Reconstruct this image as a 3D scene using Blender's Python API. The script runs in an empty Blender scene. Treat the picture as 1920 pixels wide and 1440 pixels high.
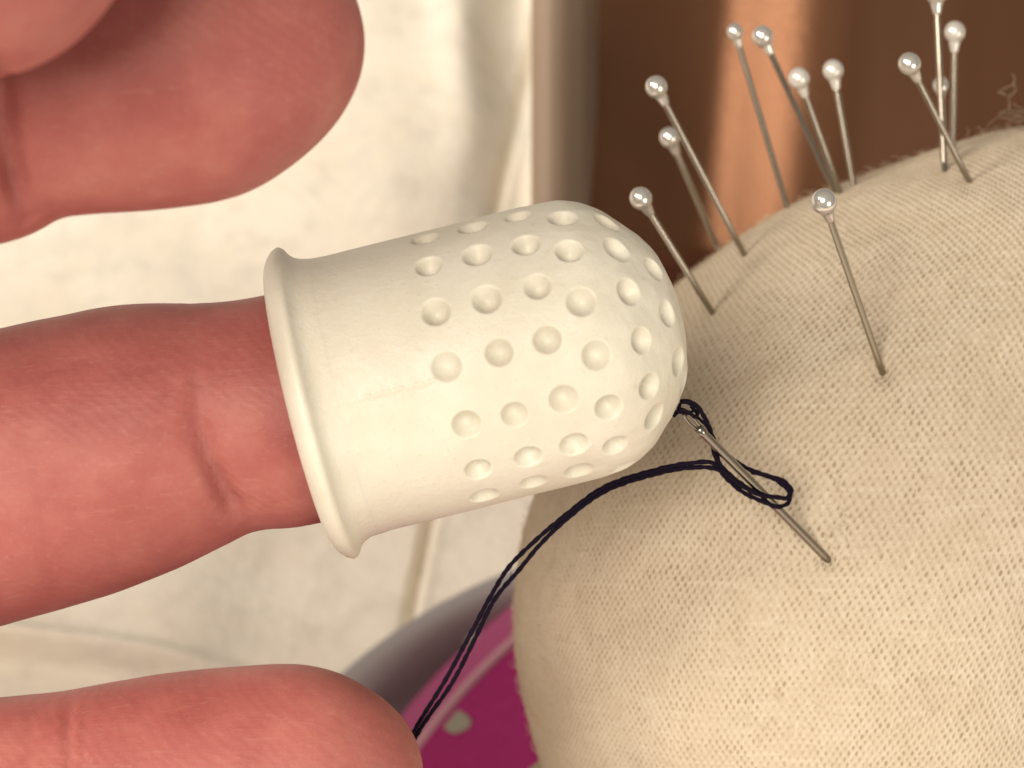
import bpy, math
import numpy as np
from mathutils import Vector, Matrix, Quaternion

rng = np.random.default_rng(7)
scene = bpy.context.scene
col = scene.collection

# ------------------------------------------------------------------ camera
PITCH = math.radians(55)            # looking down at the sewing in the lap
FPX = 4425.0                        # focal length in photo pixels (1920 wide)
CZ = 217.0                          # camera height above the cloth, mm
RX = np.array(Matrix.Rotation(math.pi / 2 - PITCH, 3, 'X'))
CAM = np.array([0.0, 0.0, CZ])
cam_data = bpy.data.cameras.new('camera')
cam = bpy.data.objects.new('camera', cam_data)
col.objects.link(cam)
cam.location = CAM * 0.001
cam.rotation_euler = (math.pi / 2 - PITCH, 0, 0)
cam_data.sensor_width = 36.0
cam_data.lens = FPX / 1920 * 36.0
cam_data.clip_start = 0.005
cam_data.clip_end = 20.0
cam_data.dof.use_dof = True
cam_data.dof.focus_distance = 0.149
cam_data.dof.aperture_fstop = 54.0
scene.camera = cam

# ------------------------------------------------------------------ light
world = bpy.data.worlds.new('World')
scene.world = world
world.use_nodes = True
bg = world.node_tree.nodes['Background']
bg.inputs[0].default_value = (1.0, 0.89, 0.77, 1)
bg.inputs[1].default_value = 0.34


def c2w(p):
    """camera frame (x right, y up, z towards viewer, mm) -> world mm"""
    return np.asarray(p, float) @ RX.T + CAM


def area_lamp(name, pos_cam, target_cam, size, power, colour):
    d = bpy.data.lights.new(name, 'AREA')
    d.shape = 'DISK'
    d.size = size
    d.energy = power
    d.color = colour
    o = bpy.data.objects.new(name, d)
    col.objects.link(o)
    a = Vector(c2w(pos_cam) * 0.001)
    b = Vector(c2w(target_cam) * 0.001)
    o.location = a
    o.rotation_euler = (b - a).to_track_quat('-Z', 'Y').to_euler()
    return o


area_lamp('ceiling_lamp', (-330, 60, 970), (0, 0, -160), 0.60, 14.6, (1.0, 0.915, 0.79))
area_lamp('room_lamp', (380, -230, 220), (10, 0, -160), 0.30, 1.4, (1.0, 0.90, 0.76))

area_lamp('cloth_fill', (-450, 200, 200), (-20, 0, -245), 0.15, 2.9, (1.0, 0.92, 0.80))  # added fill without a known source, brightens the white cloth behind the hand

scene.view_settings.view_transform = 'Standard'
scene.view_settings.look = 'None'
scene.view_settings.gamma = 1.0
scene.view_settings.use_curve_mapping = False
scene.view_settings.exposure = 0.0
scene.cycles.use_denoising = True
scene.cycles.max_bounces = 8

# ------------------------------------------------------------------ helpers


def pix(px, py, d):
    """photo pixel + depth (mm) -> camera frame mm"""
    px, py, d = np.broadcast_arrays(np.asarray(px, float), np.asarray(py, float), np.asarray(d, float))
    return np.stack([(px - 960) / FPX * d, (720 - py) / FPX * d, -d], -1)


def on_plane(px, py, z):
    """photo pixel -> world mm point on the horizontal plane z"""
    r = pix(px, py, 1.0) @ RX.T
    t = (z - CZ) / r[..., 2]
    return CAM + r * t[..., None]


def mesh_from(name, verts, quads, mat, parent=None, origin=None, smooth=True, uv=None, tris=None):
    """verts in WORLD mm; quads (n,4) index array; one mesh object in metres"""
    v = np.asarray(verts, float)
    o0 = np.zeros(3) if origin is None else np.asarray(origin, float)
    v = (v - o0) * 0.001
    me = bpy.data.meshes.new(name)
    fl, ls = [], []
    if quads is not None and len(quads):
        q = np.asarray(quads, np.int32)
        fl.append(q.ravel()); ls.append(np.full(len(q), 4))
    if tris is not None and len(tris):
        t = np.asarray(tris, np.int32)
        fl.append(t.ravel()); ls.append(np.full(len(t), 3))
    li = np.concatenate(fl)
    lens = np.concatenate(ls)
    me.vertices.add(len(v)); me.vertices.foreach_set('co', v.astype(np.float32).ravel())
    me.loops.add(len(li)); me.loops.foreach_set('vertex_index', li.astype(np.int32))
    me.polygons.add(len(lens))
    me.polygons.foreach_set('loop_start', np.concatenate([[0], np.cumsum(lens)[:-1]]).astype(np.int32))
    me.polygons.foreach_set('use_smooth', np.full(len(lens), smooth))
    if uv is not None:
        ul = me.uv_layers.new(name='UVMap')
        ul.data.foreach_set('uv', np.asarray(uv, np.float32)[li].ravel())
    me.update(calc_edges=True)
    me.validate()
    o = bpy.data.objects.new(name, me)
    col.objects.link(o)
    if mat:
        me.materials.append(mat)
    if parent is not None:
        o.parent = parent
    elif origin is not None:
        o.location = o0 * 0.001
    return o


def empty(name, origin, label, cat, group=None):
    o = bpy.data.objects.new(name, None)
    o.empty_display_size = 0.005
    col.objects.link(o)
    o.location = np.asarray(origin) * 0.001
    tag(o, label, cat, group)
    return o


def tag(o, label, cat, group=None):
    o['label'] = label
    o['category'] = cat
    if group:
        o['group'] = group


def grid_quads(n, m, wrap_m=False, flip=False):
    i = np.arange(n - 1)[:, None]
    j = np.arange(m if wrap_m else m - 1)[None, :]
    j2 = (j + 1) % m
    q = np.stack(np.broadcast_arrays(i * m + j, i * m + j2, (i + 1) * m + j2, (i + 1) * m + j), -1).reshape(-1, 4)
    return q[:, ::-1] if flip else q


def spline(pts, n):
    """centripetal-ish Catmull-Rom through rows of pts, n samples, even in chord length"""
    p = np.asarray(pts, float)
    ch = np.concatenate([[0], np.cumsum(np.linalg.norm(np.diff(p[:, :3] if p.shape[1] > 2 else p, axis=0), axis=1))])
    m = np.gradient(p, ch, axis=0)
    u = np.linspace(0, ch[-1], n)
    k = np.clip(np.searchsorted(ch, u, 'right') - 1, 0, len(ch) - 2)
    h = (ch[k + 1] - ch[k])[:, None]
    s = ((u - ch[k])[:, None]) / h
    h00 = 2 * s**3 - 3 * s**2 + 1; h10 = s**3 - 2 * s**2 + s
    h01 = -2 * s**3 + 3 * s**2; h11 = s**3 - s**2
    return h00 * p[k] + h10 * h * m[k] + h01 * p[k + 1] + h11 * h * m[k + 1]


def frames(path, up=(0, 0, 1)):
    t = np.gradient(path, axis=0)
    t /= np.linalg.norm(t, axis=1)[:, None]
    n = np.zeros_like(path)
    a = np.cross(t[0], up)
    if np.linalg.norm(a) < 1e-3:
        a = np.cross(t[0], (1, 0, 0))
    a /= np.linalg.norm(a)
    for i in range(len(path)):
        a = a - t[i] * np.dot(a, t[i])
        a /= np.linalg.norm(a)
        n[i] = a
    b = np.cross(t, n)
    return t, n, b


def tube(path, radius, sides=8, cap=True):
    """returns verts, quads, tris for a tube along path (mm)"""
    path = np.asarray(path, float)
    r = np.broadcast_to(np.asarray(radius, float), (len(path),))
    t, n, b = frames(path)
    a = np.linspace(0, 2 * np.pi, sides, endpoint=False)
    v = path[:, None] + r[:, None, None] * (np.cos(a)[None, :, None] * n[:, None] + np.sin(a)[None, :, None] * b[:, None])
    v = v.reshape(-1, 3)
    q = grid_quads(len(path), sides, True)
    tr = []
    if cap:
        k = len(v)
        v = np.vstack([v, path[0], path[-1]])
        j = np.arange(sides); j2 = (j + 1) % sides
        o = (len(path) - 1) * sides
        tr = np.vstack([np.stack([np.full(sides, k), j2, j], 1), np.stack([np.full(sides, k + 1), o + j, o + j2], 1)])
    return v, q, tr


def join(parts):
    V, Q, T, k = [], [], [], 0
    for v, q, t in parts:
        V.append(v); Q.append(np.asarray(q) + k)
        if len(t):
            T.append(np.asarray(t) + k)
        k += len(v)
    return np.vstack(V), np.vstack(Q), (np.vstack(T) if T else None)


def vnoise(p, freq, seed=0):
    """smooth value-like noise from a sum of random plane waves, about -1..1"""
    r = np.random.default_rng(seed)
    out = np.zeros(len(p))
    for _ in range(10):
        k = r.normal(size=3); k *= freq * (0.6 + 0.8 * r.random()) / np.linalg.norm(k)
        out += np.sin(p @ k * 2 * np.pi + r.random() * 6.28)
    return out / 4.5


# ------------------------------------------------------------------ materials
class NT:
    def __init__(self, name):
        self.m = bpy.data.materials.new(name)
        self.m.use_nodes = True
        self.t = self.m.node_tree
        self.b = self.t.nodes['Principled BSDF']

    def n(self, kind, **kw):
        x = self.t.nodes.new(kind)
        for k, v in kw.items():
            if k.startswith('i_'):
                key = k[2:].replace('_', ' ')
                x.inputs[key].default_value = v
            else:
                setattr(x, k, v)
        return x

    def l(self, a, b):
        self.t.links.new(a, b)

    def math(self, op, a, b=None, c=None, clamp=False):
        x = self.t.nodes.new('ShaderNodeMath'); x.operation = op; x.use_clamp = clamp
        for i, s in enumerate((a, b, c)):
            if s is None:
                continue
            if isinstance(s, (int, float)):
                x.inputs[i].default_value = s
            else:
                self.l(s, x.inputs[i])
        return x.outputs[0]

    def ramp(self, fac, stops, interp='LINEAR'):
        x = self.t.nodes.new('ShaderNodeValToRGB')
        x.color_ramp.interpolation = interp
        e = x.color_ramp.elements
        while len(e) < len(stops):
            e.new(0.5)
        for s, (p, c) in zip(e, stops):
            s.position = p
            s.color = (*c, 1) if len(c) == 3 else c
        self.l(fac, x.inputs[0])
        return x.outputs[0]

    def noise(self, vec, scale, detail=2.0, rough=0.5, dist=0.0):
        x = self.n('ShaderNodeTexNoise')
        x.inputs['Scale'].default_value = scale
        x.inputs['Detail'].default_value = detail
        x.inputs['Roughness'].default_value = rough
        x.inputs['Distortion'].default_value = dist
        if vec is not None:
            self.l(vec, x.inputs['Vector'])
        return x

    def mix(self, fac, a, b, mode='MIX'):
        x = self.t.nodes.new('ShaderNodeMix'); x.data_type = 'RGBA'; x.blend_type = mode
        if isinstance(fac, (int, float)):
            x.inputs['Factor'].default_value = fac
        else:
            self.l(fac, x.inputs['Factor'])
        for i, s in ((6, a), (7, b)):
            if isinstance(s, tuple):
                x.inputs[i].default_value = (*s, 1)
            else:
                self.l(s, x.inputs[i])
        return x.outputs[2]

    def bump(self, h, dist, strength=1.0, prev=None):
        x = self.t.nodes.new('ShaderNodeBump')
        x.inputs['Distance'].default_value = dist
        x.inputs['Strength'].default_value = strength
        self.l(h, x.inputs['Height'])
        if prev is not None:
            self.l(prev, x.inputs['Normal'])
        return x.outputs[0]

    def set(self, **kw):
        for k, v in kw.items():
            self.b.inputs[k.replace('_', ' ')].default_value = v

    def objvec(self, scale):
        """object coordinates in mm"""
        c = self.n('ShaderNodeTexCoord')
        m = self.n('ShaderNodeVectorMath', operation='SCALE')
        m.inputs['Scale'].default_value = scale
        self.l(c.outputs['Object'], m.inputs[0])
        return m.outputs[0]


def mat_plain(name, colour, rough=0.5, metallic=0.0, **kw):
    w = NT(name)
    w.set(Base_Color=(*colour, 1), Roughness=rough, Metallic=metallic, **kw)
    return w.m


# --- skin
def make_skin():
    w = NT('skin')
    v = w.objvec(1000.0)
    big = w.noise(v, 0.16, 4, 0.6)
    mid = w.noise(v, 0.55, 4, 0.6, 0.4)
    fine = w.noise(v, 3.2, 3, 0.6)
    c = w.ramp(big.outputs['Fac'], [(0.30, (0.300, 0.085, 0.075)), (0.50, (0.352, 0.112, 0.097)), (0.70, (0.41, 0.150, 0.126))])
    c = w.mix(w.ramp(mid.outputs['Fac'], [(0.42, (0, 0, 0)), (0.75, (0.30, 0.30, 0.30))]), c, (0.29, 0.068, 0.066))
    c = w.mix(w.ramp(fine.outputs['Fac'], [(0.56, (0, 0, 0)), (0.72, (0.22, 0.22, 0.22))]), c, (0.45, 0.22, 0.17))
    # pale dry skin lines running along and across the finger
    mp = w.n('ShaderNodeMapping'); w.l(v, mp.inputs['Vector'])
    mp.inputs['Rotation'].default_value = (0.5, 0.25, -0.24)
    mp.inputs['Scale'].default_value = (0.35, 2.6, 2.6)
    ln = w.noise(mp.outputs[0], 1.0, 4, 0.65, 0.6)
    lines = w.ramp(ln.outputs['Fac'], [(0.60, (0, 0, 0)), (0.68, (0.14, 0.14, 0.14)), (0.74, (0, 0, 0))])
    c = w.mix(lines, c, (0.55, 0.30, 0.25))
    w.l(c, w.b.inputs['Base Color'])
    # papillary ridges
    wv = w.n('ShaderNodeTexWave', wave_type='BANDS', bands_direction='DIAGONAL')
    wv.inputs['Scale'].default_value = 0.62
    wv.inputs['Distortion'].default_value = 7.0
    wv.inputs['Detail'].default_value = 1.5
    wv.inputs['Detail Scale'].default_value = 0.35
    w.l(v, wv.inputs['Vector'])
    b = w.bump(wv.outputs['Fac'], 0.00003, 0.32)
    b = w.bump(ln.outputs['Fac'], 0.00007, 0.45, b)
    b = w.bump(fine.outputs['Fac'], 0.00005, 0.5, b)
    w.l(b, w.b.inputs['Normal'])
    w.set(Roughness=0.5, Subsurface_Weight=0.45, Subsurface_Radius=(1.0, 0.32, 0.18), Subsurface_Scale=0.0016)
    w.b.inputs['Specular IOR Level'].default_value = 0.2
    return w.m


# --- thimble plastic
def make_plastic():
    w = NT('cream_plastic')
    v = w.objvec(1000.0)
    a = w.noise(v, 0.22, 3, 0.6)
    f = w.noise(v, 2.2, 4, 0.65)
    c = w.ramp(a.outputs['Fac'], [(0.35, (0.61, 0.57, 0.47)), (0.65, (0.66, 0.63, 0.535))])
    c = w.mix(w.ramp(f.outputs['Fac'], [(0.60, (0, 0, 0)), (0.78, (0.5, 0.5, 0.5))]), c, (0.52, 0.43, 0.29))
    w.l(c, w.b.inputs['Base Color'])
    b = w.bump(f.outputs['Fac'], 0.00007, 0.6)
    b = w.bump(w.noise(v, 7.0, 2).outputs['Fac'], 0.00002, 0.5, b)
    w.l(b, w.b.inputs['Normal'])
    w.set(Roughness=0.44, Subsurface_Weight=0.25, Subsurface_Radius=(1.0, 0.8, 0.5), Subsurface_Scale=0.0006)
    w.b.inputs['Specular IOR Level'].default_value = 0.4
    return w.m


# --- calico cover of the pincushion, UV in mm
def make_calico():
    w = NT('cream_calico')
    uv = w.n('ShaderNodeUVMap')
    sp = w.n('ShaderNodeSeparateXYZ')
    # bend and jitter the yarns
    n1 = w.noise(uv.outputs[0], 0.045, 2, 0.5)
    n2 = w.noise(uv.outputs[0], 0.9, 2, 0.6)
    def off(nz, amp):
        s = w.n('ShaderNodeVectorMath', operation='SUBTRACT'); w.l(nz.outputs['Color'], s.inputs[0]); s.inputs[1].default_value = (0.5, 0.5, 0.5)
        k = w.n('ShaderNodeVectorMath', operation='SCALE'); w.l(s.outputs[0], k.inputs[0]); k.inputs['Scale'].default_value = amp
        return k.outputs[0]
    add = w.n('ShaderNodeVectorMath', operation='ADD'); w.l(uv.outputs[0], add.inputs[0]); w.l(off(n1, 2.6), add.inputs[1])
    add2 = w.n('ShaderNodeVectorMath', operation='ADD'); w.l(add.outputs[0], add2.inputs[0]); w.l(off(n2, 0.26), add2.inputs[1])
    w.l(add2.outputs[0], sp.inputs[0])
    x, y = sp.outputs[0], sp.outputs[1]
    cu = w.math('COSINE', w.math('MULTIPLY', x, 2 * math.pi / 0.60))
    cv = w.math('COSINE', w.math('MULTIPLY', y, 2 * math.pi / 0.82))
    h = w.math('MULTIPLY', cu, cv)                                    # yarn crowns (+) and holes (-)
    col2 = w.math('COSINE', w.math('MULTIPLY', x, 4 * math.pi / 0.60))  # upright ribs
    h = w.math('ADD', w.math('MULTIPLY', h, 0.75), w.math('MULTIPLY', col2, -0.22))
    vary = w.noise(uv.outputs[0], 0.55, 3, 0.6)
    patch = w.noise(uv.outputs[0], 0.16, 2, 0.6)
    h = w.math('ADD', h, w.math('MULTIPLY', w.math('SUBTRACT', vary.outputs['Fac'], 0.5), 1.7))
    fuzz = w.noise(uv.outputs[0], 6.0, 4, 0.7)
    # every hole has its own openness
    cell = w.n('ShaderNodeCombineXYZ')
    w.l(w.math('FLOOR', w.math('ADD', w.math('MULTIPLY', x, 2 / 0.60), 0.5)), cell.inputs[0])
    w.l(w.math('FLOOR', w.math('ADD', w.math('MULTIPLY', y, 2 / 0.82), 0.5)), cell.inputs[1])
    wn = w.n('ShaderNodeTexWhiteNoise', noise_dimensions='2D'); w.l(cell.outputs[0], wn.inputs['Vector'])
    h = w.math('ADD', h, w.math('MULTIPLY', w.math('SUBTRACT', wn.outputs['Value'], 0.5), 0.5))
    # thick and thin places along the yarns
    def slub(sx, sy, seed):
        m_ = w.n('ShaderNodeMapping'); w.l(add2.outputs[0], m_.inputs['Vector'])
        m_.inputs['Scale'].default_value = (sx, sy, 1); m_.inputs['Location'].default_value = (seed, seed, 0)
        return w.noise(m_.outputs[0], 1.0, 2, 0.5).outputs['Fac']
    sl = w.math('MAXIMUM', slub(2.6, 0.22, 3.1), slub(0.22, 2.2, 9.7))
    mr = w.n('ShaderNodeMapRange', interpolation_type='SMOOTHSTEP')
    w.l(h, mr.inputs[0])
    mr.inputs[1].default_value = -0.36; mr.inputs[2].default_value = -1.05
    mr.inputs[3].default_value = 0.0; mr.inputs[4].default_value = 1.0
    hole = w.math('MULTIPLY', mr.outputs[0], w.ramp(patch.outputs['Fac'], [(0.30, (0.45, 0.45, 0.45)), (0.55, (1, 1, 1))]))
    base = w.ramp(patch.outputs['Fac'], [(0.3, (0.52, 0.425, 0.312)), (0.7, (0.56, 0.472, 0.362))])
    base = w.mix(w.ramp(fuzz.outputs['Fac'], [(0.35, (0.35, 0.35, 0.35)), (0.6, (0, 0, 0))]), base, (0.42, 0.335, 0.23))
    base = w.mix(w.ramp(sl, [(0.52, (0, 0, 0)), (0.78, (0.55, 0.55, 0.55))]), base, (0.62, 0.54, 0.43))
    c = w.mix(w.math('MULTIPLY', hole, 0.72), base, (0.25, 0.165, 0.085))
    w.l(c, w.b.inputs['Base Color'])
    hh = w.math('ADD', w.math('MULTIPLY', h, 0.5), w.math('MULTIPLY', fuzz.outputs['Fac'], 0.5))
    b = w.bump(hh, 0.00020, 0.75)
    w.l(b, w.b.inputs['Normal'])
    w.set(Roughness=0.95)
    w.b.inputs['Specular IOR Level'].default_value = 0.1
    return w.m


# --- white cloth under everything
def make_cloth():
    w = NT('white_cloth')
    v = w.objvec(1000.0)
    a = w.noise(v, 0.09, 4, 0.6)
    f = w.noise(v, 0.8, 4, 0.65)
    c = w.ramp(a.outputs['Fac'], [(0.35, (0.86, 0.785, 0.66)), (0.65, (0.90, 0.84, 0.73))])
    c = w.mix(w.ramp(f.outputs['Fac'], [(0.55, (0, 0, 0)), (0.75, (0.25, 0.25, 0.25))]), c, (0.66, 0.585, 0.46))
    g = w.noise(v, 0.28, 3, 0.6)
    c = w.mix(w.ramp(g.outputs['Fac'], [(0.48, (0, 0, 0)), (0.70, (0.36, 0.36, 0.36))]), c, (0.60, 0.55, 0.48))
    w.l(c, w.b.inputs['Base Color'])
    b = w.bump(f.outputs['Fac'], 0.0005, 0.5)
    b = w.bump(w.noise(v, 3.5, 3).outputs['Fac'], 0.0002, 0.5, b)
    w.l(b, w.b.inputs['Normal'])
    w.set(Roughness=0.8)
    w.b.inputs['Specular IOR Level'].default_value = 0.2
    return w.m


def make_satin(name, c0, c1, rough, spec, sheen=0.0):
    w = NT(name)
    v = w.objvec(1000.0)
    mp = w.n('ShaderNodeMapping'); w.l(v, mp.inputs['Vector'])
    mp.inputs['Scale'].default_value = (0.5, 0.06, 0.06)
    a = w.noise(mp.outputs[0], 0.5, 4, 0.6)
    w.l(w.ramp(a.outputs['Fac'], [(0.35, c0), (0.65, c1)]), w.b.inputs['Base Color'])
    f = w.noise(v, 2.5, 3)
    w.l(w.bump(f.outputs['Fac'], 0.0002, 0.4), w.b.inputs['Normal'])
    w.set(Roughness=rough, Sheen_Weight=sheen)
    w.b.inputs['Specular IOR Level'].default_value = spec
    return w.m


def make_magenta():
    w = NT('magenta_print')
    v = w.objvec(1000.0)
    f = w.noise(v, 1.5, 4, 0.6)
    vo = w.n('ShaderNodeTexVoronoi'); vo.inputs['Scale'].default_value = 0.085
    vo.inputs['Randomness'].default_value = 0.55
    w.l(v, vo.inputs['Vector'])
    c = w.ramp(f.outputs['Fac'], [(0.35, (0.26, 0.003, 0.090)), (0.7, (0.32, 0.008, 0.125))])
    w.l(c, w.b.inputs['Base Color'])
    w.l(w.bump(f.outputs['Fac'], 0.0001, 0.3), w.b.inputs['Normal'])
    w.set(Roughness=0.45)
    return w.m


M_SKIN = make_skin()
M_THIMBLE = make_plastic()
M_CALICO = make_calico()
M_CLOTH = make_cloth()
M_BROWN = make_satin('brown_satin', (0.155, 0.066, 0.030), (0.165, 0.071, 0.033), 0.36, 0.7)
M_BROWN.node_tree.nodes['Principled BSDF'].inputs['Metallic'].default_value = 0.75
M_BEIGE = make_satin('beige_satin', (0.25, 0.180, 0.128), (0.28, 0.205, 0.150), 0.6, 0.3)
M_MAGENTA = make_magenta()
M_BORDER = mat_plain('magenta_border', (0.36, 0.065, 0.17), 0.5)
M_PINKEDGE = mat_plain('pale_pink_edge', (0.46, 0.23, 0.28), 0.5)  # paler pink for the tin's raised edge
M_DOT = mat_plain('grey_print', (0.26, 0.235, 0.18), 0.55)
M_GREY = mat_plain('grey_enamel', (0.34, 0.305, 0.31), 0.42)
M_STEEL = mat_plain('nickel_wire', (0.32, 0.285, 0.235), 0.22, 1.0)
M_NEEDLE = mat_plain('steel_needle', (0.27, 0.245, 0.21), 0.24, 1.0)


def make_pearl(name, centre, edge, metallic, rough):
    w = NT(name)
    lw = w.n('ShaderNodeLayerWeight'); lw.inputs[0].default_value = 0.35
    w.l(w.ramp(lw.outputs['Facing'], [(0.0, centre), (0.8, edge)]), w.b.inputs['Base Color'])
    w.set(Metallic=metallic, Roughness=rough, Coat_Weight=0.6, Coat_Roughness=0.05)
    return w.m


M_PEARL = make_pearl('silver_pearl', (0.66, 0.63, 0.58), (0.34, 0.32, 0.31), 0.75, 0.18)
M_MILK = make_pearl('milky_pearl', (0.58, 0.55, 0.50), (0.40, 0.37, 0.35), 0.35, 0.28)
M_THREAD = mat_plain('dark_thread', (0.006, 0.003, 0.010), 0.9)
M_THREAD.node_tree.nodes['Principled BSDF'].inputs['Specular IOR Level'].default_value = 0.12
M_FIBRE = mat_plain('cotton_fibre', (0.52, 0.42, 0.30), 0.9)
M_LINT = mat_plain('lint_fibre', (0.20, 0.145, 0.10), 0.9)

# ------------------------------------------------------------------ white cloth sheet (the surface)
def seg_coords(X, Y, a, b):
    """along (mm from a) and signed across distance of points to the line a-b"""
    a = np.asarray(a)[:2]; b = np.asarray(b)[:2]
    L = np.linalg.norm(b - a); d = (b - a) / L
    al = (X - a[0]) * d[0] + (Y - a[1]) * d[1]
    ac = (X - a[0]) * -d[1] + (Y - a[1]) * d[0]
    return al, ac, L


def cloth_height(X, Y):
    P3 = np.stack([X.ravel(), Y.ravel(), np.zeros(X.size)], 1)
    z = (vnoise(P3, 0.018, 3) * 0.9 + vnoise(P3, 0.06, 4) * 0.25).reshape(X.shape)
    # folded hem running under the lower finger: sharp ridge with a step down in front of it
    al, ac, L = seg_coords(X, Y, on_plane(np.array(-60), np.array(1206), 0.), on_plane(np.array(440), np.array(1276), 0.))
    fade = 1 / (1 + np.exp((al - L * 0.9) / 2.5))
    z += fade * (3.2 / (1 + np.exp(-(ac + 0.2) / 0.35)) + 1.8 * np.exp(-((ac - 0.7) / 0.9) ** 2))
    # seam towards the tray
    al, ac, L = seg_coords(X, Y, on_plane(np.array(806), np.array(980), 0.), on_plane(np.array(768), np.array(1165), 0.))
    z += -2.2 * np.exp(-(ac / 0.55) ** 2) + 0.3 * np.exp(-((ac - 1.0) / 0.8) ** 2) + 0.5 / (1 + np.exp(-ac / 0.3))
    # soft folds gathering against the beige drape
    def fold(px0, py0, px1, py1, amp, wdt):
        al, ac, L = seg_coords(X, Y, on_plane(np.array(px0), np.array(py0), 0.), on_plane(np.array(px1), np.array(py1), 0.))
        f = 1 / (1 + np.exp(-(al + 3) / 3)) / (1 + np.exp((al - L - 3) / 3))
        return amp * f * np.exp(-(ac / wdt) ** 2)
    z = z + fold(725, 560, 760, -150, 4.0, 10.5) - fold(965, 420, 960, -150, 4.0, 5.0)
    z = z + fold(880, 205, 860, -200, 3.6, 3.8) + fold(880, 330, 910, 250, 1.6, 3.4)
    return z


gx = np.concatenate([np.linspace(-400, -55, 30)[:-1], np.linspace(-55, 55, 300), np.linspace(55, 400, 30)[1:]])
gy = np.concatenate([np.linspace(-250, 60, 30)[:-1], np.linspace(60, 260, 480), np.linspace(260, 600, 30)[1:]])
X, Y = np.meshgrid(gx, gy)
Z = cloth_height(X, Y)
cv = np.stack([X, Y, Z], -1).reshape(-1, 3)
cloth = mesh_from('tablecloth', cv, grid_quads(len(gy), len(gx)), M_CLOTH)
cloth['kind'] = 'structure'
cloth['label'] = 'rumpled off white cloth spread under the sewing things'

# ------------------------------------------------------------------ drapes behind
def drape(name, xl, xr, prof, py0, py1, nx, ny, mat, label, cat):
    """sheet hanging behind the cushion; xl/xr give edge pixel x as a function of py, prof(u,v) depth offset"""
    vs = np.linspace(0, 1, ny); us = np.linspace(0, 1, nx)
    U, V = np.meshgrid(us, vs)
    PY = py0 + (py1 - py0) * V
    PX = xl(PY) + (xr(PY) - xl(PY)) * U
    D = prof(PX, PY)
    v = c2w(pix(PX, PY, D).reshape(-1, 3))
    # back skin so that the cloth has thickness
    back = c2w(pix(PX, PY, D + 0.9).reshape(-1, 3))
    q = grid_quads(ny, nx, flip=True)
    n = len(v)
    ring = np.concatenate([np.arange(nx), np.arange(1, ny) * nx + nx - 1, (ny - 1) * nx + np.arange(nx - 2, -1, -1), np.arange(ny - 2, 0, -1) * nx])
    r2 = np.roll(ring, -1)
    side = np.stack([ring, r2, r2 + n, ring + n], 1)
    o = mesh_from(name, np.vstack([v, back]), np.vstack([q, q[:, ::-1] + n, side]), mat, origin=v[-1])
    tag(o, label, cat)
    return o


def low(PY, d):
    """let the sheet sink back to the cloth below the frame of view behind the cushion"""
    return d + 34 * np.clip((PY - 470) / 500, 0, 1) ** 1.3


def brown_prof(px, py):
    xs = px - 38 + (py - 200) * 0.085
    k = np.interp(xs, [1080, 1150, 1230, 1280, 1320, 1360, 1410, 1460, 1510, 1560, 1630, 1750, 2000, 2300],
                  [-5.3, -2.8, -0.3, 0.9, 1.1, 0.6, -0.25, -0.65, -0.3, 1.0, 5.0, 12, 23, 35])
    return low(py, 248 + k)


def smooth_prof(f, w=26):
    def g(px, py):
        return sum(f(px + o, py) * ww for o, ww in zip((-w, -w / 2, 0, w / 2, w), (.1, .25, .3, .25, .1)))
    return g


drape('brown_drape', lambda y: 1085 - y * 0.01, lambda y: 2350 + 0 * y, smooth_prof(brown_prof, 36), -420, 900, 160, 60, M_BROWN,
      'glossy brown drape with one bright copper fold behind the pins', 'drape')


def beige_prof(px, py):
    k = np.interp(px, [940, 975, 1000, 1030, 1060, 1100, 1140], [10, 4, 0.8, 0, 0.8, 5, 24])
    return low(py, 228 + k)


drape('beige_drape', lambda y: 996 - 0.03 * np.clip(y - 500, 0, None), lambda y: 1135 - 0.12 * y.clip(0) * 0.6, smooth_prof(beige_prof, 12), -420, 985, 40, 60, M_BEIGE,
      'dull beige drape fold standing between white cloth and brown drape', 'drape')

# ------------------------------------------------------------------ grey tray and magenta tin under the pincushion
def circle_fit(p, q, r):
    ax, ay = p[:2]; bx, by = q[:2]; cx, cy = r[:2]
    d = 2 * (ax * (by - cy) + bx * (cy - ay) + cx * (ay - by))
    ux = ((ax**2 + ay**2) * (by - cy) + (bx**2 + by**2) * (cy - ay) + (cx**2 + cy**2) * (ay - by)) / d
    uy = ((ax**2 + ay**2) * (cx - bx) + (bx**2 + by**2) * (ax - cx) + (cx**2 + cy**2) * (bx - ax)) / d
    return np.array([ux, uy]), math.hypot(ax - ux, ay - uy)


def A(*a):
    return [np.array(float(x)) for x in a]


def lathe(centre, prof, n=256):
    """prof rows (radius, z) world mm round a vertical axis"""
    prof = np.asarray(prof, float)
    a = np.linspace(0, 2 * np.pi, n, endpoint=False)
    v = np.stack([centre[0] + prof[:, 0][:, None] * np.cos(a), centre[1] + prof[:, 0][:, None] * np.sin(a),
                  np.broadcast_to(prof[:, 1][:, None], (len(prof), n))], -1).reshape(-1, 3)
    return v, grid_quads(len(prof), n, True)


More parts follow.
